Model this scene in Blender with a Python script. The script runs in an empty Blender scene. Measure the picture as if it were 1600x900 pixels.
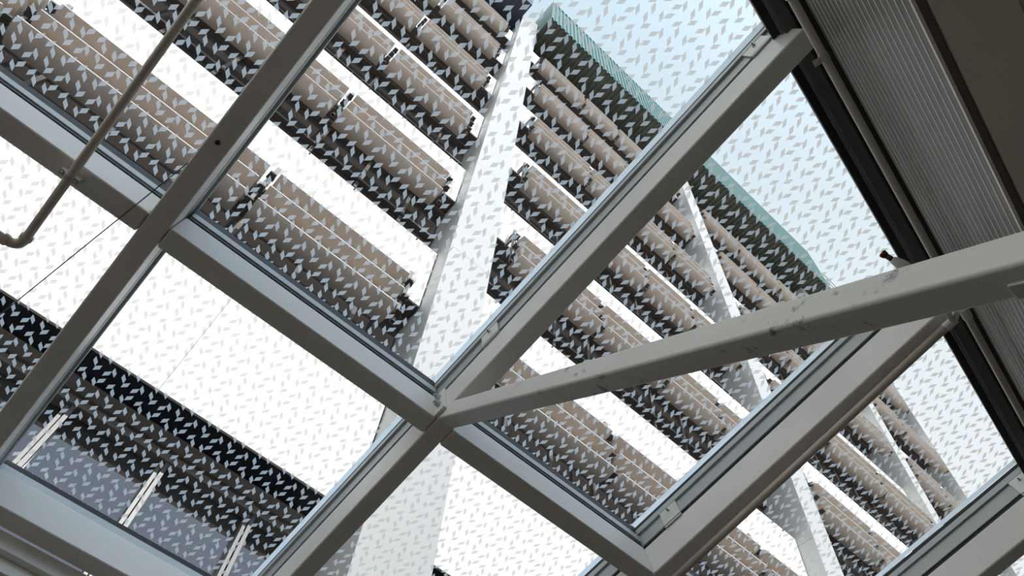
import bpy, math, random
from mathutils import Matrix, Vector
random.seed(7)
scn = bpy.context.scene
COL = scn.collection
PI = math.pi

# ---------------------------------------------------------------- camera
CZ = 1.6                                     # camera height above the ground
RW = Matrix(((0.7441651271525981, -0.6647585398700708, 0.06568369051575206),
             (-0.6034494943893658, -0.6268319830111594, 0.4928796737496044),
             (-0.2864733342759439, -0.40642065491816365, -0.8676147071164217)))
cam_d = bpy.data.cameras.new('camera')
cam_d.sensor_width = 36.0
cam_d.lens = 1131.36 / 1600 * 36.0
cam_d.clip_start = 0.05
cam_d.clip_end = 500
cam = bpy.data.objects.new('camera', cam_d)
COL.objects.link(cam)
cam.matrix_world = Matrix.Translation((0, 0, CZ)) @ RW.transposed().to_4x4()
scn.camera = cam

# ---------------------------------------------------------------- world, sun, exposure
scn.view_settings.view_transform = 'Standard'
scn.view_settings.look = 'None'
scn.view_settings.gamma = 1
scn.view_settings.use_curve_mapping = False
scn.view_settings.exposure = 0.0
w = bpy.data.worlds.new('sky')
scn.world = w
w.use_nodes = True
nt = w.node_tree
nt.nodes.clear()
tc = nt.nodes.new('ShaderNodeTexCoord')
dp = nt.nodes.new('ShaderNodeVectorMath'); dp.operation = 'DOT_PRODUCT'
ax = Vector((0.80, -0.10, -0.60)).normalized()
dp.inputs[1].default_value = ax
mr = nt.nodes.new('ShaderNodeMapRange')
mr.inputs[1].default_value = -0.75; mr.inputs[2].default_value = 0.35
rp = nt.nodes.new('ShaderNodeValToRGB')
rp.color_ramp.elements[0].position = 0.0; rp.color_ramp.elements[0].color = (0.60, 0.79, 0.91, 1)
rp.color_ramp.elements[1].position = 1.0; rp.color_ramp.elements[1].color = (0.93, 0.97, 1.0, 1)
bg = nt.nodes.new('ShaderNodeBackground'); bg.inputs[1].default_value = 1.0
wo = nt.nodes.new('ShaderNodeOutputWorld')
nt.links.new(tc.outputs['Generated'], dp.inputs[0])
nt.links.new(dp.outputs['Value'], mr.inputs[0])
nt.links.new(mr.outputs[0], rp.inputs[0])
# glows added to the unseen sky to light the beam sides: a warm one to the left, a cool one behind the camera
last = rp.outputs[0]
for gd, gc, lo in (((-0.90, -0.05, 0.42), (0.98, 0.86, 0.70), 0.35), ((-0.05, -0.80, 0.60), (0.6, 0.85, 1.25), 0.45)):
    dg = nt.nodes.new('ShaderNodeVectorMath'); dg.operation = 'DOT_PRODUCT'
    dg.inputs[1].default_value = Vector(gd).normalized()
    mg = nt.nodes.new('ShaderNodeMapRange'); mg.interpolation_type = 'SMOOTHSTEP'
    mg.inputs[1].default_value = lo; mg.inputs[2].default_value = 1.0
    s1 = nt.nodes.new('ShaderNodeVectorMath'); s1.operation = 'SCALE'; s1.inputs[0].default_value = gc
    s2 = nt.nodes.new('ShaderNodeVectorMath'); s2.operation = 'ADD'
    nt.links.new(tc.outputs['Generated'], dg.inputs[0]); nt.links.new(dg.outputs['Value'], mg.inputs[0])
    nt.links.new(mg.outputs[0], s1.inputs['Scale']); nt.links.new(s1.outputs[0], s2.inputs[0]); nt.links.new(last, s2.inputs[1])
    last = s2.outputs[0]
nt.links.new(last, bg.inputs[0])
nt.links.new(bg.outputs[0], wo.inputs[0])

sd = bpy.data.lights.new('sun', 'SUN')
sd.energy = 2.9; sd.angle = math.radians(0.45); sd.color = (1.0, 0.965, 0.91)
sun = bpy.data.objects.new('sun', sd)
COL.objects.link(sun)
SUN_DIR = Vector((0.0343, -0.8240, 0.5656))   # towards the sun
sun.rotation_euler = SUN_DIR.to_track_quat('Z', 'Y').to_euler()
sun.location = (0, -10, 20)

# ---------------------------------------------------------------- materials
MATS = {}
def mat(name, col, rough=0.5, metal=0.0, noise=0.0, nscale=3.0, spec=0.5, stripe=None, bump=0.0):
    if name in MATS: return MATS[name]
    m = bpy.data.materials.new(name); m.use_nodes = True
    t = m.node_tree; b = t.nodes['Principled BSDF']
    b.inputs['Base Color'].default_value = (*col, 1)
    b.inputs['Roughness'].default_value = rough
    b.inputs['Metallic'].default_value = metal
    b.inputs['Specular IOR Level'].default_value = spec
    if noise or stripe or bump:
        c = t.nodes.new('ShaderNodeTexCoord')
        n = t.nodes.new('ShaderNodeTexNoise'); n.inputs['Scale'].default_value = nscale
        n.inputs['Detail'].default_value = 6
        if stripe:
            mp = t.nodes.new('ShaderNodeMapping'); mp.inputs['Scale'].default_value = stripe
            t.links.new(c.outputs['Object'], mp.inputs[0]); t.links.new(mp.outputs[0], n.inputs[0])
        else:
            t.links.new(c.outputs['Object'], n.inputs[0])
        r = t.nodes.new('ShaderNodeValToRGB')
        k = noise
        r.color_ramp.elements[0].position = 0.3; r.color_ramp.elements[1].position = 0.7
        r.color_ramp.elements[0].color = (*[x * (1 - k) for x in col], 1)
        r.color_ramp.elements[1].color = (*[min(1, x * (1 + k)) for x in col], 1)
        t.links.new(n.outputs[0], r.inputs[0]); t.links.new(r.outputs[0], b.inputs['Base Color'])
        if bump:
            bp = t.nodes.new('ShaderNodeBump'); bp.inputs['Strength'].default_value = bump
            bp.inputs['Distance'].default_value = 0.01
            t.links.new(n.outputs[0], bp.inputs['Height']); t.links.new(bp.outputs[0], b.inputs['Normal'])
    MATS[name] = m
    return m

STEEL = mat('painted_steel', (0.80, 0.78, 0.745), 0.42, 0.0, 0.05, 2.5)
ALU = mat('anodised_aluminium', (0.46, 0.50, 0.50), 0.4, 0.1, 0.04, 5)
ALU_L = mat('bare_aluminium_plate', (0.66, 0.66, 0.64), 0.4, 0.2, 0.04, 5)
GASKET = mat('black_gasket', (0.012, 0.012, 0.013), 0.6)
SPACER = mat('glass_edge_spacer', (0.62, 0.70, 0.74), 0.4)
BOLT = mat('galvanised_bolt', (0.55, 0.54, 0.52), 0.35, 0.5)
PIPE = mat('painted_pipe', (0.62, 0.55, 0.47), 0.38, 0.0, 0.04, 6)
PIPE_G = mat('grey_painted_pipe', (0.52, 0.49, 0.45), 0.35, 0.0, 0.04, 6)
BLACK = mat('black_rubber', (0.01, 0.01, 0.01), 0.5)
CABLE = mat('dark_cable', (0.10, 0.09, 0.09), 0.5)
RIB = mat('grey_ribbed_metal', (0.145, 0.13, 0.115), 0.45)
RIB_E = mat('pale_rib_edge', (0.80, 0.77, 0.71), 0.35)
SOFF = mat('flat_soffit_paint', (0.72, 0.67, 0.60), 0.6, 0.0, 0.04, 1.5)
FLASH = mat('dark_flashing', (0.085, 0.092, 0.088), 0.45, 0.0, 0.05, 3)
TRIMG = mat('green_grey_trim', (0.16, 0.20, 0.185), 0.35)
PANEL = mat('white_cladding', (0.86, 0.835, 0.80), 0.45, 0.0, 0.015, 0.7)
FIN = mat('pale_grey_fin_cladding', (0.475, 0.46, 0.435), 0.5, 0.0, 0.03, 0.6)
BLADE = mat('tan_metal_louvre', (0.555, 0.47, 0.40), 0.4, 0.0, 0.10, 1.0, stripe=(3.0, 0.3, 0.3))
LIP = mat('bright_louvre_lip', (0.62, 0.58, 0.53), 0.35)
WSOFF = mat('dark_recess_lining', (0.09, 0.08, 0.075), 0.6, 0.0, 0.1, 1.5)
WFRAME = mat('grey_window_frame', (0.30, 0.27, 0.25), 0.5, 0.0, 0.05, 3)
MULL = mat('silver_mullion', (0.17, 0.165, 0.16), 0.4, 0.1, 0.04, 3)
POST = mat('grey_louvre_post', (0.26, 0.24, 0.22), 0.45)
WFRAME_D = mat('dark_window_frame', (0.10, 0.085, 0.075), 0.5, 0.0, 0.08, 3)
NAVY_G = mat('navy_glossy_soffit', (0.012, 0.02, 0.035), 0.2)
CLAMP = mat('dark_louvre_clamp', (0.05, 0.045, 0.04), 0.4)
GREEN_F = mat('green_corrugated_metal', (0.05, 0.145, 0.12), 0.45, 0.0, 0.08, 1)
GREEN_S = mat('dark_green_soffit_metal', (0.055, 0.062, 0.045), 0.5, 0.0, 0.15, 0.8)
NAVY = mat('navy_roof_metal', (0.018, 0.028, 0.045), 0.35, 0.0, 0.1, 1)
BROWN_R = mat('dark_brown_roof_metal', (0.07, 0.055, 0.055), 0.5, 0.0, 0.15, 1)
RAILW = mat('white_roof_rail', (0.75, 0.76, 0.76), 0.4)
GROUND = mat('warm_concrete_paving', (0.18, 0.15, 0.12), 0.8, 0.0, 0.1, 2)
RENDER = mat('beige_rendered_wall', (0.40, 0.37, 0.33), 0.8, 0.0, 0.06, 2)
LAMPW = mat('white_lamp_housing', (0.72, 0.70, 0.66), 0.35)
COPPER = mat('dark_copper_ring', (0.16, 0.06, 0.035), 0.35, 0.6)

def window_glass():
    m = bpy.data.materials.new('dark_window_glass'); m.use_nodes = True
    t = m.node_tree; b = t.nodes['Principled BSDF']
    b.inputs['Base Color'].default_value = (0.05, 0.044, 0.040, 1)
    b.inputs['Roughness'].default_value = 0.0
    b.inputs['Specular IOR Level'].default_value = 0.6
    g = t.nodes.new('ShaderNodeBsdfGlossy'); g.inputs['Roughness'].default_value = 0.0
    g.inputs['Color'].default_value = (0.75, 0.85, 1, 1)
    mx = t.nodes.new('ShaderNodeMixShader'); mx.inputs[0].default_value = 0.03
    t.links.new(b.outputs[0], mx.inputs[1]); t.links.new(g.outputs[0], mx.inputs[2])
    t.links.new(mx.outputs[0], t.nodes['Material Output'].inputs[0])
    return m
WGLASS = window_glass()

def canopy_glass():
    m = bpy.data.materials.new('clear_canopy_glass'); m.use_nodes = True
    t = m.node_tree; t.nodes.clear()
    o = t.nodes.new('ShaderNodeOutputMaterial')
    tr = t.nodes.new('ShaderNodeBsdfTransparent'); tr.inputs[0].default_value = (0.985, 0.99, 0.99, 1)
    gl = t.nodes.new('ShaderNodeBsdfGlossy'); gl.inputs['Roughness'].default_value = 0.0
    fr = t.nodes.new('ShaderNodeFresnel'); fr.inputs[0].default_value = 1.35
    mx = t.nodes.new('ShaderNodeMixShader')
    ge = t.nodes.new('ShaderNodeNewGeometry')
    iv = t.nodes.new('ShaderNodeMath'); iv.operation = 'SUBTRACT'; iv.inputs[0].default_value = 1.0
    mu = t.nodes.new('ShaderNodeMath'); mu.operation = 'MULTIPLY'
    t.links.new(ge.outputs['Backfacing'], iv.inputs[1])
    t.links.new(fr.outputs[0], mu.inputs[0]); t.links.new(iv.outputs[0], mu.inputs[1])
    t.links.new(mu.outputs[0], mx.inputs[0]); t.links.new(tr.outputs[0], mx.inputs[1])
    t.links.new(gl.outputs[0], mx.inputs[2]); t.links.new(mx.outputs[0], o.inputs[0])
    return m
CGLASS = canopy_glass()
def frit_mat():
    m = bpy.data.materials.new('printed_ceramic_frit'); m.use_nodes = True
    t = m.node_tree; t.nodes.clear()
    o = t.nodes.new('ShaderNodeOutputMaterial')
    tr = t.nodes.new('ShaderNodeBsdfTransparent'); tr.inputs[0].default_value = (1.0, 0.82, 0.68, 1)
    tl = t.nodes.new('ShaderNodeBsdfTranslucent'); tl.inputs[0].default_value = (0.68, 0.75, 0.80, 1)
    mx = t.nodes.new('ShaderNodeMixShader'); mx.inputs[0].default_value = 0.60
    t.links.new(tr.outputs[0], mx.inputs[1]); t.links.new(tl.outputs[0], mx.inputs[2])
    t.links.new(mx.outputs[0], o.inputs[0])
    return m
FRIT = frit_mat()
def margin_mat():
    m = bpy.data.materials.new('frosted_glass_margin'); m.use_nodes = True
    t = m.node_tree; t.nodes.clear()
    o = t.nodes.new('ShaderNodeOutputMaterial')
    tl = t.nodes.new('ShaderNodeBsdfTranslucent'); tl.inputs[0].default_value = (0.72, 0.80, 0.85, 1)
    t.links.new(tl.outputs[0], o.inputs[0])
    return m
MARGIN = margin_mat()

# ---------------------------------------------------------------- helpers
class MB:
    """collects geometry in world coordinates"""
    def __init__(s): s.v = []; s.f = []; s.m = []
    def quad(s, pts, mi=0):
        k = len(s.v); s.v += [Vector(p) for p in pts]; s.f.append(tuple(range(k, k + len(pts)))); s.m.append(mi); return s
    def box(s, fn, a, b, c, mi=0):
        k = len(s.v)
        for z in c:
            for y in b:
                for x in a: s.v.append(Vector(fn(x, y, z)))
        for f in ((0, 2, 3, 1), (4, 5, 7, 6), (0, 1, 5, 4), (2, 6, 7, 3), (0, 4, 6, 2), (1, 3, 7, 5)):
            s.f.append(tuple(k + i for i in f)); s.m.append(mi)
        return s
    def prism(s, fn, prof, a0, a1, mi=0, smooth=False):
        """profile points (p,q) swept from a0 to a1: fn(a,p,q)"""
        n = len(prof); k = len(s.v)
        for a in (a0, a1):
            for p, q in prof: s.v.append(Vector(fn(a, p, q)))
        for i in range(n):
            j = (i + 1) % n
            s.f.append((k + i, k + j, k + n + j, k + n + i)); s.m.append(mi)
        s.f.append(tuple(k + i for i in reversed(range(n)))); s.m.append(mi)
        s.f.append(tuple(k + n + i for i in range(n))); s.m.append(mi)
        return s
    def tube(s, pts, r, n=16, mi=0, cap=True):
        """round tube along a list of points; r a number or a list"""
        pts = [Vector(p) for p in pts]
        rr = r if isinstance(r, (list, tuple)) else [r] * len(pts)
        k = len(s.v); ref = None
        for i, p in enumerate(pts):
            d = (pts[min(i + 1, len(pts) - 1)] - pts[max(i - 1, 0)]).normalized()
            if ref is None:
                ref = d.orthogonal().normalized()
            ref = (ref - d * ref.dot(d)).normalized()
            q = d.cross(ref)
            for j in range(n):
                t = 2 * PI * j / n
                s.v.append(p + (ref * math.cos(t) + q * math.sin(t)) * rr[i])
        for i in range(len(pts) - 1):
            for j in range(n):
                j2 = (j + 1) % n
                s.f.append((k + i * n + j, k + i * n + j2, k + (i + 1) * n + j2, k + (i + 1) * n + j)); s.m.append(mi)
        if cap:
            s.f.append(tuple(k + j for j in reversed(range(n)))); s.m.append(mi)
            s.f.append(tuple(k + (len(pts) - 1) * n + j for j in range(n))); s.m.append(mi)
        return s
    def build(s, name, mats, parent=None, origin=None, bevel=0.0, smooth=False, segs=3):
        mats = mats if isinstance(mats, (list, tuple)) else [mats]
        if origin is None:
            c = sum(s.v, Vector()) / len(s.v)
            origin = Vector((c.x, c.y, min(p.z for p in s.v)))
        origin = Vector(origin)
        me = bpy.data.meshes.new(name)
        me.from_pydata([p - origin for p in s.v], [], s.f)
        for m in mats: me.materials.append(m)
        for p, i in zip(me.polygons, s.m):
            p.material_index = i; p.use_smooth = smooth
        me.update()
        import bmesh
        bm = bmesh.new(); bm.from_mesh(me)
        bmesh.ops.recalc_face_normals(bm, faces=[f for f in bm.faces])
        bm.to_mesh(me); bm.free()
        o = bpy.data.objects.new(name, me); COL.objects.link(o)
        if parent is None:
            o.location = origin
        else:
            o.parent = parent
            base = Vector(parent['_base'])
            o.location = origin - base
            o['_base'] = tuple(origin)
        if parent is None: o['_base'] = tuple(origin)
        if bevel:
            b = o.modifiers.new('bevel', 'BEVEL'); b.width = bevel; b.segments = segs
            b.limit_method = 'ANGLE'; b.angle_limit = math.radians(40)
            for p in me.polygons: p.use_smooth = True
            wn = o.modifiers.new('weighted', 'WEIGHTED_NORMAL'); wn.keep_sharp = False
        return o

def tag(o, label, cat, group=None):
    o['label'] = label; o['category'] = cat
    if group: o['group'] = group
    return o
def thing(name, label, cat, loc, group=None):
    o = bpy.data.objects.new(name, None); COL.objects.link(o)
    o.location = loc; o['_base'] = tuple(loc); o.empty_display_size = 0.2
    return tag(o, label, cat, group)
def struct(o):
    o['kind'] = 'structure'; return o

# canopy frame: u along the facade, v down the slope towards the facade, h off the soffit plane.
# numbers below are in multiples of the soffit distance HS
HS = 3.2
SL = math.radians(-13.0246)
AD = Vector((0, math.cos(SL), math.sin(SL))); NN = Vector((0, -math.sin(SL), math.cos(SL)))
def C(u, v, h=1.0):
    p = AD * (v * HS) + NN * (h * HS)
    return Vector((u * HS, p.y, p.z + CZ))
def CV(v, u, h): return C(u, v, h)
# facade frame in multiples of its distance DF
DF = 5.0
def F(x, y, z): return Vector((x * DF, y * DF, z * DF + CZ))
# rear building frame: s along its face, n out of it (negative away from the facade), heights above the camera in metres
AZ = math.radians(10.695)
VD = Vector((math.cos(AZ), math.sin(AZ), 0)); VN = Vector((-math.sin(AZ), math.cos(AZ), 0))
def V(s, n, h):
    p = VD * s + VN * n
    return Vector((p.x, p.y, h + CZ))

# ================================================================ large structure
# ground
g = MB().quad([(-40, -30, 0), (60, -30, 0), (60, 40, 0), (-40, 40, 0)]).build('floor', GROUND)
struct(g)

# rear building wall: ribbed cladding band, trim, flat soffit, tall upper wall
N0, H0 = -0.533, 3.33
def wl(s):                                    # ribbed surface, s = distance downwards
    return (N0 - 0.08 * s, H0 - s)
SB = 1.0
S0, S1 = -6.0, 12.0
mb = MB()
n_r = 19
for i in range(n_r):
    a = SB * i / n_r; b = SB * (i + 1) / n_r
    pa, pb = wl(a), wl(b)
    pm = wl(b - 0.0075)
    # flat of the rib, then a narrow raised lip
    mb.quad([V(S0, *pa), V(S1, *pa), V(S1, *pm), V(S0, *pm)], 0)
    mb.quad([V(S0, *pm), V(S1, *pm), V(S1, pm[0] + 0.0012, pm[1]), V(S0, pm[0] + 0.0012, pm[1])], 1)
    mb.quad([V(S0, pm[0] + 0.0012, pm[1]), V(S1, pm[0] + 0.0012, pm[1]), V(S1, pb[0] + 0.0012, pb[1]), V(S0, pb[0] + 0.0012, pb[1])], 1)
    mb.quad([V(S0, pb[0] + 0.0012, pb[1]), V(S1, pb[0] + 0.0012, pb[1]), V(S1, *pb), V(S0, *pb)], 1)
struct(mb.build('wall_rear_ribbed_band', [RIB, RIB_E]))
nb, hb = wl(SB)
# bright bottom trim under the ribs, a dark reveal, then the flat soffit
mb = MB().box(V, (S0, S1), (nb - 0.006, nb + 0.004), (hb - 0.018, hb))
struct(mb.build('trim_1', RIB_E))
mb = MB().box(V, (S0, S1), (nb - 0.029, nb - 0.0075), (hb - 0.012, hb + 0.02))
struct(mb.build('trim_2', RIB))
hs = hb - 0.02
mb = MB().box(V, (S0, S1), (nb - 0.235, nb - 0.034), (hs, hs + 0.04))
mb.box(V, (S0, S1), (nb - 0.40, nb - 0.25), (hs + 0.006, hs + 0.05))
mb.box(V, (S0, S1), (-2.6, nb - 0.404), (hs - 0.02, hs + 0.05))
struct(mb.build('ceiling', SOFF))
# upper wall, behind the cladding and rising above the canopy
mb = MB().box(V, (-14, 22), (-3.2, -1.2), (hs + 0.12, 6.35))
struct(mb.build('wall_rear', RENDER))
mb = MB().box(V, (-14, 22), (-3.2, -2.6), (-CZ, hs + 0.1))
struct(mb.build('wall_rear_lower', RENDER))

# edge flashing between the glass and the ribbed band
mb = MB()
def VG(s, n, c):                              # c 0..1 from the lower edge to just under the sloping glass
    n = n - 0.034 * c if n > -0.39 else n
    p = V(s, n, 0)
    top = 3.700 - 0.2313 * p.y - 0.010
    return V(s, n, 3.50 * (1 - c) + top * c) if c <= 1 else V(s, n, c)
mb.box(VG, (S0 + 3, S1), (-0.408, -0.371), (0, 1), 0)
mb.box(V, (S0, S1), (-0.474, -0.422), (3.44, 3.52), 1)
mb.box(V, (S0, S1), (-0.421, -0.409), (3.47, 3.52), 2)
mb.box(V, (S0, S1), (-0.66, -0.403), (3.525, 3.56), 0)
struct(mb.build('trim_3', [GASKET, FLASH, TRIMG]))

# ================================================================ office tower across the gap
tower = thing('office_tower', 'tall white banded office tower with pale fins, seen through the glass roof', 'building', F(2.0, 1.2, -CZ / DF))
ST = 0.733
NT = 6
FINS = [(0.411, 0.566), (2.165, 2.30), (3.87, 4.00), (5.07, 5.215)]
FY = 0.93
def sp_segs():
    br = [-2.9, -1.92, -0.955, 0.010, 0.975, 1.94, 2.90, 3.40, 4.5, 4.9]
    bays = [(-3.4, 0.407), (0.57, 2.161), (2.304, 3.866), (4.004, 5.066)]
    out = []
    for a, b in bays:
        c = [a] + [x for x in br if a + 0.03 < x < b - 0.03] + [b]
        out += [(c[i] + (0.0003 if i else 0), c[i + 1] - (0.0003 if i < len(c) - 2 else 0)) for i in range(len(c) - 1)]
    return out, bays
SEGS, BAYS = sp_segs()
for t in range(-1, NT):
    z0, z1 = 1.669 + ST * t, 1.985 + ST * t
    for a, b in SEGS:
        sp = MB().box(F, (a, b), (1.0, 1.006), (z0, z1)).build('spandrel_panel', PANEL, tower, bevel=0.005, segs=2)
        if t >= 0 and a > -1.5:
            for x in (a + 0.08, b - 0.08):
                q = F(x, 1.0, z1 - 0.012)
                MB().tube([q + Vector((0, -0.003, 0)), q + Vector((0, -0.03, 0))], 0.014, 6).build('stud', CLAMP, sp)
    for (a, b) in BAYS:
        # slab behind the panels and dark lining of the window head
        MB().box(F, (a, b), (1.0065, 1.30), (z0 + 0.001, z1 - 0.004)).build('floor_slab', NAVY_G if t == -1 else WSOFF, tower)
def F2(x, y, z): return F(x, y, z)
# glazing of each storey: one window band per bay
for t in range(-1, NT + 1):
    zb = 1.985 + ST * (t - 1) - 0.004; zt = 1.669 + ST * t
    gy = 1.09
    if t == -1: zb = -CZ / DF + 0.002; gy = 1.116
    if t == NT: zt = zb + 0.33
    for (a, b) in BAYS:
        gl = MB().box(F, (a, b), (gy, gy + 0.004), (zb, zt)).build('window_band', WGLASS, tower)
        mb = MB()
        xs = []
        x = a - ((a + 0.083) % 0.1765) + 0.1765
        while x < b:
            xs.append(x); x += 0.1765
        for x in xs:
            if t == -1:
                mb.box(F, (x - 0.006, x + 0.000), (gy - 0.020, gy - 0.0005), (zb, 0.8965), 1)
                mb.box(F, (x + 0.002, x + 0.009), (gy - 0.024, gy - 0.0005), (zb, 0.8965), 1)
            else:
                mb.box(F, (x - 0.006, x + 0.006), (gy - 0.012, gy - 0.0005), (zb, zt - 0.02), 0)
        if t == -1:
            mb.prism(F2, [(1.072, 0.9365), (1.078, 0.930), (1.090, 0.922), (1.104, 0.918), (1.1155, 0.918), (1.1155, 0.9365)], a, b, 0)
            mb.box(F, (a, b), (1.088, 1.1155), (0.897, 0.912), 0)
        else:
            mb.box(F, (a, b), (gy - 0.018, gy - 0.0005), (zb + 0.10, zb + 0.115), 0)
            mb.box(F, (a, b), (gy - 0.022, gy - 0.0005), (zb + 0.21, zb + 0.222), 0)
            mb.box(F, (a, b), (gy - 0.03, gy - 0.0005), (zt - 0.022, zt - 0.003), 0)
        mb.build('window_frame', [WFRAME if t == -1 else WFRAME_D, MULL], gl)
# fins with panel joints
for k, (a, b) in enumerate(FINS):
    ztop = 6.28 if k < 3 else 6.0
    fb = MB()
    zs = [-CZ / DF + 0.001]
    z = 1.953 - ST * 3
    while z < ztop - 0.1:
        if z > zs[0] + 0.05: zs.append(z)
        z += ST
    zs.append(ztop)
    for i in range(len(zs) - 1):
        fb.box(F, (a, b), (FY, 1.045), (zs[i] + 0.0007, zs[i + 1] - 0.0007))
        fb.box(F, (a, b), (1.0465, 1.30), (zs[i] + 0.0007, zs[i + 1] - 0.0007))
    fb.box(F, (a + 0.004, b - 0.004), (FY + 0.004, 1.30), (zs[0], ztop - 0.004))
    fb.build('fin', FIN, tower)
# core mass behind
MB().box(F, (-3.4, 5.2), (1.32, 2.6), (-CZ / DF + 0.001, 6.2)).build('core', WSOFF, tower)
# green roof screen between the first and the third fin
ZS, ZT, YG = 5.93, 6.73, 0.76
gx0, gx1 = 0.57, 4.10
mb = MB()
pr = []
n = 84
step = (gx1 - gx0) / n
for i in range(n):
    x = gx0 + i * step
    for (dx, dy) in ((0, 0), (0.45, 0), (0.52, 0.009), (0.93, 0.009)):
        pr.append((x + dx * step, YG + dy))
pr.append((gx1, YG))
for i in range(len(pr) - 1):
    (xa, ya), (xb, yb) = pr[i], pr[i + 1]
    mb.quad([F(xa, ya, ZS), F(xb, yb, ZS), F(xb, yb, ZT), F(xa, ya, ZT)], 0)
mb.quad([F(gx0, YG, ZS), F(gx0, 1.3, ZS), F(gx0, 1.3, ZT), F(gx0, YG, ZT)], 0)
mb.quad([F(gx1, YG, ZS), F(gx1, 1.3, ZS), F(gx1, 1.3, ZT), F(gx1, YG, ZT)], 0)
mb.quad([F(gx0, YG, ZT), F(gx1, YG, ZT), F(gx1, 1.3, ZT), F(gx0, 1.3, ZT)], 0)
rs = mb.build('roof_screen', GREEN_F, tower)
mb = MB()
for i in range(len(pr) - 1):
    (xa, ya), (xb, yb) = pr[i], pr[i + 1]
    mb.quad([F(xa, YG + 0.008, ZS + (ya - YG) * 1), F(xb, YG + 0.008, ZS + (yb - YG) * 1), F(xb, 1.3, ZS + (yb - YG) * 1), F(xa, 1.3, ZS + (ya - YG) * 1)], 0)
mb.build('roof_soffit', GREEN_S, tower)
# dark navy roof edge to the left of the first fin, dark brown roof edge to the right of the third
MB().box(F, (-3.4, 0.40), (0.80, 1.3), (5.94, 6.6)).build('roof_edge', NAVY, tower)
MB().box(F, (4.105, 5.06), (0.80, 1.3), (5.94, 6.30)).build('roof_edge', BROWN_R, tower)
for k in range(4):
    MB().tube([F(4.11, 0.785 - 0.012 * k, 6.02 + 0.075 * k), F(5.19, 0.785 - 0.012 * k, 6.02 + 0.075 * k)], 0.028, 8).build('roof_rail', RAILW, tower, smooth=True)

# ================================================================ sunshade louvres, one thing per unit
YF, YB = 0.912, 0.990
ORD = ['lowest', 'second', 'third', 'fourth', 'fifth', 'topmost']
def blade(mb, x0, x1, z0):
    pr = [(YF, z0 + 0.006)]
    m = 12
    for i in range(m + 1):
        t = i / m
        pr.append((YF + (YB - YF) * t, z0 - 0.013 * math.sin(PI * min(1, t * 1.0)) ** 0.8 + 0.003 * t))
    pr.append((YB, z0 + 0.008)); 
    for i in range(1, 6):
        t = 1 - i / 6
        pr.append((YF + (YB - YF) * t, z0 + 0.008 + 0.012 * math.sin(PI * t)))
    mb.prism(F, pr, x0, x1)
UNITS = [  # x0, x1, place phrase, last bay index
    (-2.30, -1.755, 'far left edge of the picture'),
    (-1.725, -1.235, 'fourth unit left of the near fin'),
    (-1.205, -0.687, 'third unit left of the near fin'),
    (-0.655, -0.112, 'second unit left of the near fin'),
    (-0.080, 0.317, 'just left of the near fin'),
    (0.666, 1.060, 'just right of the near fin'),
    (1.086, 1.398, 'second unit right of the near fin'),
    (1.424, 1.720, 'third unit right of the near fin'),
    (1.746, 2.045, 'just left of the second fin'),
    (2.360, 2.735, 'just right of the second fin'),
    (2.765, 3.235, 'second unit right of the second fin'),
    (3.265, 3.760, 'just left of the third fin'),
    (4.075, 4.420, 'just right of the third fin'),
    (4.450, 4.975, 'nearest the far corner of the tower'),
]
# pixels a unit must touch to be built (what the photo can see)
def pix(p):
    c = RW @ (p - Vector((0, 0, CZ)))
    if c.z >= -0.01: return None
    return (800 + 1131.36 * c.x / -c.z, 450 - 1131.36 * c.y / -c.z)
def in_view(x0, x1, z):
    for i in range(13):
        q = pix(F(x0 + (x1 - x0) * i / 12, 0.95, z))
        if q and -40 < q[0] < 1640 and -40 < q[1] < 940: return True
    return False
for t in range(NT):
    for (x0, x1, ph) in UNITS:
        zt = ST * t
        if not in_view(x0, x1, 1.54 + zt): continue
        u = thing('sunshade_louvre', 'tan louvre unit, %s tier, %s' % (ORD[t], ph),
                  'sunshade', F((x0 + x1) / 2, 0.95, 1.44 + zt), 'sunshade louvres across the tower windows')
        for z0 in (1.468, 1.545, 1.620):
            mb = MB(); blade(mb, x0, x1, z0 + zt)
            bl = mb.build('blade', BLADE, u)
            MB().box(F, (x0, x1), (YF - 0.0012, YF - 0.0002), (z0 + zt + 0.001, z0 + zt + 0.0045)).build('blade_lip', LIP, bl)
        # square hanging posts past each end, with dark clamps
        for e, sx in ((x0, -1), (x1, 1)):
            if sx == 1 and any(abs(x1 - q[0]) < 0.05 for q in UNITS): continue
            cx = e + sx * 0.0145 if any(abs(e - q[0 if sx > 0 else 1]) < 0.05 for q in UNITS) else e + sx * 0.016
            mb = MB()
            zb, zq = 1.452 + zt, 1.66 + zt
            s_ = 0.006
            for (ya, yb2, xa, xb) in ((0.944, 0.9455, cx - s_, cx + s_), (0.9545, 0.956, cx - s_, cx + s_), (0.944, 0.956, cx - s_, cx - s_ + 0.0015), (0.944, 0.956, cx + s_ - 0.0015, cx + s_)):
                mb.box(F, (xa, xb), (ya, yb2), (zb, zq))
            mb.box(F, (cx - 0.004, cx + 0.004), (0.956, 0.9995), (1.675 + zt - 0.03, 1.675 + zt - 0.018) if False else (zq - 0.018, zq - 0.006))
            mb.box(F, (cx - 0.004, cx + 0.004), (0.945, 0.9995), (zq + 0.02, zq + 0.032))
            mb.box(F, (cx - s_, cx + s_), (0.944, 0.956), (zq, zq + 0.04))
            mb.build('hanging_post', POST, u)
            for z0 in (1.468, 1.545, 1.620):
                MB().box(F, (cx - 0.010, cx + 0.010), (0.935, 0.943), (z0 + zt - 0.002, z0 + zt + 0.0075)).box(F, (cx - 0.009, cx + 0.009), (0.922, 0.9345), (z0 + zt, z0 + zt + 0.006)).build('clamp', CLAMP, u)

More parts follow.
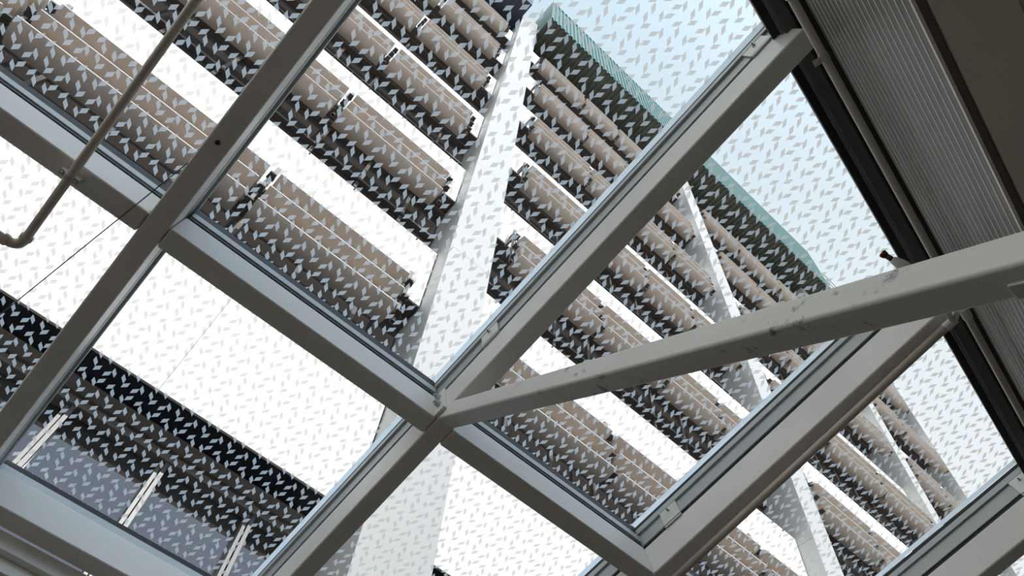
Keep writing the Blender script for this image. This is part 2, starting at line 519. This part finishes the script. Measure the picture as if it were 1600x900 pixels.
# ================================================================ canopy steelwork
W2 = 0.016
RAFT = [(-0.1305, 'left', (0.0,)), (0.376, 'centre', ()), (0.8690, 'right', ()), (1.3640, 'far right', ())]
RAFT_LABEL = ['grey painted steel rafter nearest the thin left pipe, crossing the upper left of the roof',
              'grey painted steel rafter through the bolted node where the diagonal brace lands',
              'grey painted steel rafter with a pipe running along its edge, right of the node',
              'grey painted steel rafter in the lower right corner of the roof']
def glazing_profile(side, e):
    """profile along a rafter on the side -1/+1 whose flush face is at u = e"""
    s = side
    return [('gap', (e - s * 0.004, e - s * 0.012), (1.060, 1.076), GASKET),
            ('face', (e, e - s * 0.012), (1.072, 1.104), ALU)]
VEND = -0.318
RF = []
for k, (u, nm, _) in enumerate(RAFT):
    v1 = 1.018
    r = thing('steel_rafter', RAFT_LABEL[k], 'roof beam', C(u, 1.0, 1.0), 'sloping rafters of the glass roof')
    RF.append(r)
    MB().box(CV, (VEND, v1), (u - W2, u + W2), (1.0, 1.066)).build('box_section', STEEL, r, bevel=0.011, segs=4)
    # glazing bar on top of the steel: recess, aluminium face, ledge
    mb = MB()
    mb.box(CV, (VEND, 1.06), (u - 0.0125, u + 0.0125), (1.0662, 1.074), 1)
    mb.box(CV, (VEND, 1.06), (u - 0.0155, u + 0.0155), (1.0742, 1.103), 0)
    mb.box(CV, (VEND, 1.06), (u - 0.0200, u + 0.0200), (1.1032, 1.115), 0)
    mb.box(CV, (VEND, 1.06), (u - 0.0190, u + 0.0190), (1.1152, 1.1235), 1)
    mb.build('glazing_bar', [ALU, GASKET], r)
# purlin segments
XS = [(-0.66, RAFT[0][0] - W2), (RAFT[0][0] + W2, RAFT[1][0] - W2), (RAFT[1][0] + W2, RAFT[2][0] - W2), (RAFT[2][0] + W2, RAFT[3][0] - W2)]
PL = ['grey steel purlin left of the left rafter, with the thin pipe clamped beneath it',
      'grey steel purlin between the left rafter and the bolted node',
      'grey steel purlin from the bolted node to the mitred corner at the right rafter',
      'grey steel purlin right of the rafter that carries the pipe, at the bottom edge']
def purlin(v0, v1, a, b, label, prof_shift=0.0, name='steel_purlin', ftop=1.094):
    p = thing(name, label, 'roof beam', C((a + b) / 2, (v0 + v1) / 2, 1.0), 'level purlins of the glass roof')
    MB().box(C, (a + 0.0008, b - 0.0008), (v0, v1), (1.0, 1.066)).build('box_section', STEEL, p, bevel=0.011, segs=4)
    mb = MB()
    q = v0 + prof_shift
    a, b = a + 0.0045, b - 0.0045
    mb.box(C, (a, b), (q + 0.004, v1), (1.0662, 1.072), 1)
    mb.box(C, (a, b), (q + 0.001, v1), (1.0722, 1.0785), 2)
    mb.box(C, (a, b), (q - 0.001, v1), (1.0787, ftop), 0)
    mb.box(C, (a, b), (q + 0.003, v1), (ftop + 0.0002, 1.1235), 1)
    mb.build('glazing_bar', [ALU, GASKET, FLASH], p)
    return p
PUR = []
for (a, b), lb in zip(XS, PL):
    PUR.append(purlin(0.4515, 0.4855, a, b, lb))
EV = []
for (a, b), lb in zip(XS[:2], ['grey steel eaves beam at the lower left edge of the roof, left of the left rafter', 'grey steel eaves beam at the lower left edge, between the left and centre rafters']):
    EV.append(purlin(0.990, 1.024, a, b, lb, 0.028, 'steel_eaves_beam', 1.108))
# stepped gutter beyond the eaves beam
mb = MB()
mb.box(C, (-0.66, 0.40), (1.026, 1.16), (0.968, 1.0), 0)
mb.box(C, (-0.66, 0.40), (1.038, 1.16), (0.943, 0.9678), 0)
mb.box(C, (-0.66, 0.40), (1.06, 1.16), (0.925, 0.9428), 1)
tag(mb.build('eaves_gutter', [STEEL, FLASH], bevel=0.006), 'stepped pale metal gutter along the eaves at the lower left corner', 'gutter')

# bolted node: end plate and two bolts
pu, pv = RAFT[1][0] - W2, 0.4515
nd = thing('bolted_end_plate', 'painted steel end plate with two bolts where the purlin meets the centre rafter', 'bracket', C(pu, pv, 1.0))
MB().box(C, (pu - 0.006, pu - 0.0003), (0.428, 0.4512), (1.002, 1.062)).build('plate', STEEL, nd, bevel=0.002)
for hh in (1.022, 1.044):
    a = C(pu - 0.006, 0.440, hh); b = C(pu - 0.012, 0.440, hh); c = C(pu - 0.017, 0.440, hh)
    bo = MB().tube([a, b], 0.018, 6).build('bolt', BOLT, nd)
    MB().tube([b, c], 0.0095, 10).build('bolt_end', BOLT, bo)

# clips with a screw along the rafters
def clip(u, v0, v1, label, parent_u):
    t = thing('glazing_clip', label, 'bracket', C(u, v0, 1.066), 'small screwed clips on the rafters')
    MB().box(CV, (v0, v1), (u - 0.0035, u - 0.0004), (1.064, 1.110)).box(CV, (v0, v1), (u - 0.0035, u + 0.002), (1.0665, 1.0695)).build('plate', ALU_L, t, bevel=0.0015)
    vm = (v0 + v1) / 2
    MB().tube([C(u - 0.0035, vm, 1.094), C(u - 0.006, vm, 1.094)], 0.009, 8).build('screw', BOLT, t)
    MB().tube([C(u - 0.006, vm, 1.094), C(u - 0.0085, vm, 1.094)], 0.004, 8).build('screw_tip', CLAMP, t)
e2, e3, e4 = RAFT[1][0] - W2, RAFT[2][0] - W2, RAFT[3][0] - W2
clip(e2, 0.296, 0.335, 'pale screwed clip on the centre rafter, just above the bolted node', 0)
clip(e2, -0.300, -0.262, 'pale screwed clip at the top end of the centre rafter', 0)
clip(e3, 0.355, 0.395, 'pale screwed clip near the mitred corner of the right rafter', 0)
clip(e4, -0.120, -0.082, 'pale screwed clip at the top of the far right rafter', 0)

# diagonal brace from the node down towards the rear wall
bs = thing('diagonal_brace', 'scuffed grey box-section steel brace running from the bolted node to the right edge', 'brace', F(0, 0, 0) + Vector((0.376 * HS, -0.5, 0.6)))
ang = math.atan(0.638)
ca, sa = math.cos(ang), math.sin(ang)
B0 = Vector((0, 0.128 * HS, 0.531 * HS + CZ))        # a point on the lower arris
def BR(a, x, q):                                     # a along, x across, q up from the lower face
    return Vector((x, B0.y + ca * a - sa * q, B0.z + sa * a + ca * q))
x0, x1 = 0.360 * HS, 0.392 * HS
def scuffed():
    m = mat('scuffed_painted_steel', (0.80, 0.78, 0.745), 0.45, 0.0, 0.05, 2.5)
    t = m.node_tree; b = t.nodes['Principled BSDF']
    src = b.inputs['Base Color'].links[0].from_socket
    c = t.nodes.new('ShaderNodeTexCoord')
    mp = t.nodes.new('ShaderNodeMapping'); mp.inputs['Scale'].default_value = (7, 5, 9)
    n1 = t.nodes.new('ShaderNodeTexNoise'); n1.inputs['Scale'].default_value = 2.2; n1.inputs['Detail'].default_value = 9; n1.inputs['Roughness'].default_value = 0.75
    r1 = t.nodes.new('ShaderNodeValToRGB'); r1.color_ramp.elements[0].position = 0.57; r1.color_ramp.elements[1].position = 0.63
    n2 = t.nodes.new('ShaderNodeTexNoise'); n2.inputs['Scale'].default_value = 0.35
    r2 = t.nodes.new('ShaderNodeValToRGB'); r2.color_ramp.elements[0].position = 0.48; r2.color_ramp.elements[1].position = 0.56
    mu = t.nodes.new('ShaderNodeMath'); mu.operation = 'MULTIPLY'
    mu2 = t.nodes.new('ShaderNodeMath'); mu2.operation = 'MULTIPLY'; mu2.inputs[1].default_value = 0.75
    mx = t.nodes.new('ShaderNodeMixRGB'); mx.inputs[2].default_value = (0.07, 0.055, 0.045, 1)
    L = t.links.new
    L(c.outputs['Object'], mp.inputs[0]); L(mp.outputs[0], n1.inputs[0]); L(mp.outputs[0], n2.inputs[0])
    L(n1.outputs[0], r1.inputs[0]); L(n2.outputs[0], r2.inputs[0])
    L(r1.outputs[0], mu.inputs[0]); L(r2.outputs[0], mu.inputs[1]); L(mu.outputs[0], mu2.inputs[0])
    L(mu2.outputs[0], mx.inputs[0]); L(src, mx.inputs[1]); L(mx.outputs[0], b.inputs['Base Color'])
    return m
SCUFF = scuffed()
MB().box(BR, (-2.15, 2.05), (x0 + 0.0012, x1 - 0.0012), (0.0, 0.098)).build('box_section', SCUFF, bs, bevel=0.012, segs=4)
# saddle bracket with bolt slot under the brace at the right edge
MB().box(BR, (-0.80, -0.58), (x0 + 0.045, x1 - 0.012), (-0.012, -0.0003)).build('fixing_plate', ALU_L, bs, bevel=0.003)

# ================================================================ glass panes with printed frit
PU, PV = 0.0497 * 1.0, 0.0508 * 1.0
GH = 1.13
UE = [-0.66, -0.1305, 0.376, 0.869, 1.364, 1.86]
POS = {'V': [(0, 0), (1 / 3, 0), (2 / 3, 2 / 3), (1 / 3, 2 / 3)], 'H': [(-1 / 6, 1 / 6), (1 / 2, 1 / 6), (5 / 6, 1 / 2), (1 / 6, 1 / 2)]}
SHAPE = {'V': [(-0.0036, -0.0083), (0.0038, -0.0007), (0.0039, 0.0084), (-0.0041, 0.0005)],
         'H': [(-0.0043, -0.0007), (0.0042, -0.0083), (0.0042, 0.0007), (-0.0040, 0.0083)]}
# pitch and starting point of the print on each pane: (pitch u, start u, pitch v, start v)
PRINT = {(0, 0): (0.04921, -0.45708, 0.05091, 0.41273), (1, 0): (0.05097, 0.09473, 0.05069, -0.10513),
         (2, 0): (0.05088, 0.44306, 0.04976, 0.1029), (3, 0): (0.0500, 1.11671, 0.0498, -0.09167),
         (4, 0): (0.0500, 1.4200, 0.0500, -0.1000), (0, 1): (0.04948, -0.25722, 0.0511, 0.61995),
         (1, 1): (0.0513, -0.1128, 0.05141, 0.57054), (2, 1): (0.05019, 0.57187, 0.05068, 0.57789),
         (3, 1): (0.0500, 0.9000, 0.0505, 0.5700)}
def pane(u0, u1, v0, v1, label, pr_):
    PU, ou, PV, ov = pr_
    mb = MB()
    mb.box(C, (u0, u1), (v0, v1), (GH, GH + 0.004), 0)
    i0 = int((u0 - ou) / PU) - 2; i1 = int((u1 - ou) / PU) + 2
    j0 = int((v0 - ov) / PV) - 2; j1 = int((v1 - ov) / PV) + 2
    m = 0.024
    for i in range(i0, i1 + 1):
        for j in range(j0, j1 + 1):
            for ty in 'VH':
                for (fx, fy) in POS[ty]:
                    cu = (ou + (i + fx) * PU); cv = (ov + (j + fy) * PV)
                    if not (u0 + m < cu < u1 - m and v0 + 0.03 < cv < v1 - 0.005): continue
                    mb.quad([C(cu + a, cv + b, GH - 0.0003) for a, b in SHAPE[ty]], 1)
    # frosted margin along one sloping edge
    s = 0.0245
    for e0, e1 in ((u1 - s, u1 - 0.012),):
        mb.quad([C(e0, v0 + 0.01, GH - 0.0006), C(e1, v0 + 0.01, GH - 0.0006), C(e1, v1 - 0.01, GH - 0.0006), C(e0, v1 - 0.01, GH - 0.0006)], 2)
    return tag(mb.build('glass_pane', [CGLASS, FRIT, MARGIN]), label, 'glass pane', 'patterned glass panes of the roof')
rows = [(-0.36, 0.466), (0.472, 1.062)]
LB = {(0, 0): 'patterned glass pane at the top left, behind the thin pipe',
      (1, 0): 'large patterned glass pane above the node, showing the near white fin and sky',
      (2, 0): 'patterned glass pane right of the centre rafter, crossed by the diagonal brace',
      (3, 0): 'patterned glass pane right of the pipe-carrying rafter, showing the tower corner',
      (4, 0): 'patterned glass pane in the bottom right corner of the roof',
      (0, 1): 'patterned glass pane at the left edge, below the left purlin',
      (1, 1): 'patterned glass pane at lower left, showing wide white band and ground floor windows',
      (2, 1): 'patterned glass pane at bottom centre, below the node, showing the foot of the fin',
      (3, 1): 'patterned glass pane at the bottom edge, below the mitred corner'}
for r, (v0, v1) in enumerate(rows):
    for k in range(5):
        if (k, r) not in LB: continue
        pane(UE[k] + 0.0012, UE[k + 1] - 0.0012, v0, v1, LB[(k, r)], PRINT[(k, r)])

# ================================================================ pipes
PIPE_A, PIPE_B = (0.8690, -0.186), (0.8785, 0.56)
CABLE_START, CABLE_END = (-0.146, 0.360), (-0.2215, 0.710)
def elbow(p, a, b, r, n=7):
    """rounded corner at p from direction of a to direction of b"""
    p, a, b = Vector(p), Vector(a), Vector(b)
    da = (a - p).normalized() * r; db = (b - p).normalized() * r
    out = []
    for i in range(n + 1):
        t = i / n
        out.append((p + da) * (1 - t) ** 2 + p * 2 * t * (1 - t) + (p + db) * t ** 2)
    return out
# thin pipe at the left, clamped under the purlin
hp = 0.985
pa, pc, pe = C(-0.2515 * hp, -0.31, hp), C(-0.2500 * hp, 0.604 * hp, hp), C(-0.60, 0.600 * hp, hp)
lp = thing('sprinkler_pipe', 'thin tan pipe with an elbow at the left edge, clamped under the purlin', 'pipe', C(-0.25, 0.6, hp))
corner = elbow(pc, pa, pe, 0.062, 10)
MB().tube([pa] + corner + [pe], 0.0190, 20).build('pipe', PIPE, lp, smooth=True)
for q, d in ((corner[0], pa - pc), (corner[-1], pe - pc)):
    d = d.normalized()
    MB().tube([q - d * 0.012, q - d * 0.010, q + d * 0.010, q + d * 0.012], [0.0195, 0.0262, 0.0262, 0.0195], 20).build('coupling', PIPE, lp, smooth=False)
MB().tube([corner[0] + Vector((0, 0, 0))] + corner[1:], 0.0215, 20).build('elbow', PIPE, lp, smooth=True)
cl = thing('pipe_clamp', 'small two-ear pipe clamp fixing the thin left pipe to the purlin', 'bracket', C(-0.2505, 0.47, 1.0))
mb = MB()
cc = C(-0.2512 * hp, 0.468, hp)
dv = (pa - pc).normalized()
mb.tube([cc - dv * 0.012, cc + dv * 0.012], 0.0215, 20)
mb.build('band', PIPE_G, cl, smooth=False)
for s in (-1, 1):
    cu = -0.2512 * hp + s * 0.0095
    MB().box(C, (cu - 0.0035, cu + 0.0035), (0.464, 0.472), (hp - 0.001, 0.9998)).build('ear', PIPE_G, cl, bevel=0.001)
    MB().tube([C(cu, 0.468, hp - 0.005), C(cu, 0.468, hp - 0.0005)], 0.007, 8).build('bolt', BOLT, cl)
# pipe along the right rafter
hq = 0.985
q0, q1 = C(PIPE_A[0], PIPE_A[1], hq), C(PIPE_B[0], PIPE_B[1], hq)
rp_ = thing('rafter_pipe', 'tan pipe running along the edge of the right rafter down to the bottom edge', 'pipe', C(0.88, 0.4, hq))
MB().tube([q0, q1], 0.0210, 20).build('pipe', PIPE, rp_, smooth=True)
tee = (q0 - q1).normalized()
MB().tube([q0 - tee * 0.03, q0 - tee * 0.028, q0 + tee * 0.035, q0 + tee * 0.037], [0.017, 0.0235, 0.0235, 0.017], 20).build('tee_fitting', LAMPW, rp_, smooth=False)
# pipe along the ribbed wall
ph = 3.15
pn = -0.1478 * ph
wp = thing('wall_pipe', 'grey pipe running along the top of the ribbed wall beside the glass', 'pipe', V(1.0, pn, ph))
MB().tube([V(-3.0, pn, ph), V(9.0, pn, ph)], 0.0175, 20).build('pipe', PIPE_G, wp, smooth=True)
def at_s(px, py):                    # position along the rear wall seen at a pixel of the photograph
    d = RW.transposed() @ Vector((px - 800, 450 - py, -1131.36))
    d = d * (ph / d.z)
    return d.dot(VD)
for (px, py) in ((1502, 492), (1222, -10)):
    s = at_s(px, py)
    MB().tube([V(s - 0.035, pn, ph), V(s - 0.033, pn, ph), V(s + 0.033, pn, ph), V(s + 0.035, pn, ph)], [0.018, 0.0235, 0.0235, 0.018], 20).build('coupling', LAMPW, wp)
s = at_s(1492, 478)
MB().tube([V(s, pn, ph), V(s, pn, ph) * 0.5 + (q0 + tee * 0.03) * 0.5, q0 + tee * 0.03], 0.0175, 16).build('branch', LAMPW, wp, smooth=True)
s = at_s(1292, 86)
wc = thing('wall_pipe_clamp', 'small bolted clamp on the grey pipe beside the ribbed wall', 'bracket', V(s, pn, ph))
MB().tube([V(s - 0.017, pn, ph), V(s + 0.017, pn, ph)], 0.0200, 20).build('band', PIPE_G, wc)
MB().box(V, (s - 0.014, s + 0.014), (pn + 0.012, pn + 0.048), (ph - 0.012, ph - 0.006)).build('ear', PIPE_G, wc, bevel=0.002)
MB().tube([V(s, pn + 0.036, ph - 0.02), V(s, pn + 0.036, ph - 0.0125)], 0.008, 6).build('bolt', BOLT, wc)

# small spray head on the pipe behind the brace
d0 = RW.transposed() @ Vector((1412 - 800, 450 - 416, -1131.36)); d0 = d0 * (3.0 / d0.z)
d1 = RW.transposed() @ Vector((1380 - 800, 450 - 397, -1131.36)); d1 = d1 * (3.06 / d1.z)
a = d0 + Vector((0, 0, CZ)); b = d1 + Vector((0, 0, CZ))
sh = thing('spray_head', 'small white spray head with a dark copper tip, peeping over the diagonal brace', 'nozzle', a)
ex = (a - b)
base_pt = a + ex * 1.1
MB().tube([a - ex * 0.55, a - ex * 0.50, a - ex * 0.2, a + ex * 0.05, a + ex * 0.25, base_pt], [0.014, 0.018, 0.025, 0.028, 0.023, 0.016], 20).build('body', LAMPW, sh, smooth=True)
MB().tube([a - ex * 0.85, a - ex * 0.54], 0.0125, 14).build('neck', CLAMP, sh, smooth=True)
MB().tube([a - ex * 1.1, a - ex * 1.05, a - ex * 0.86], [0.013, 0.019, 0.016], 16).build('tip', COPPER, sh, smooth=True)
# spur feeding the spray head from the rafter pipe
MB().tube([base_pt - ex * 0.1, q0 + tee * 0.02], 0.012, 12).build('feed_spur', LAMPW, sh, smooth=True)

# thin cable
ca_ = C(-0.146, 0.40, 1.0); cb = C(-0.252, 0.73, 1.0)
pts = []
A0 = C(*CABLE_START, 1.0); A1 = C(*CABLE_END, 1.0)
for i in range(13):
    t = i / 12
    p = A0.lerp(A1, t); p.z -= 0.02 * math.sin(PI * t)
    pts.append(p)
tag(MB().tube(pts, 0.0026, 6).build('thin_cable', CABLE, smooth=True), 'thin dark cable slanting from the left rafter across the white band', 'cable')
# black button on the left rafter
q = C(-0.132, 0.312, 1.0); nrm = -NN
kb = MB().tube([q + nrm * 0.0003, q + nrm * 0.006, q + nrm * 0.014, q + nrm * 0.017], [0.011, 0.011, 0.009, 0.005], 14).build('plug', BLACK, smooth=True)
tag(kb, 'small black plug on the underside of the left rafter', 'plug')

for o in scn.objects:
    if '_base' in o: del o['_base']
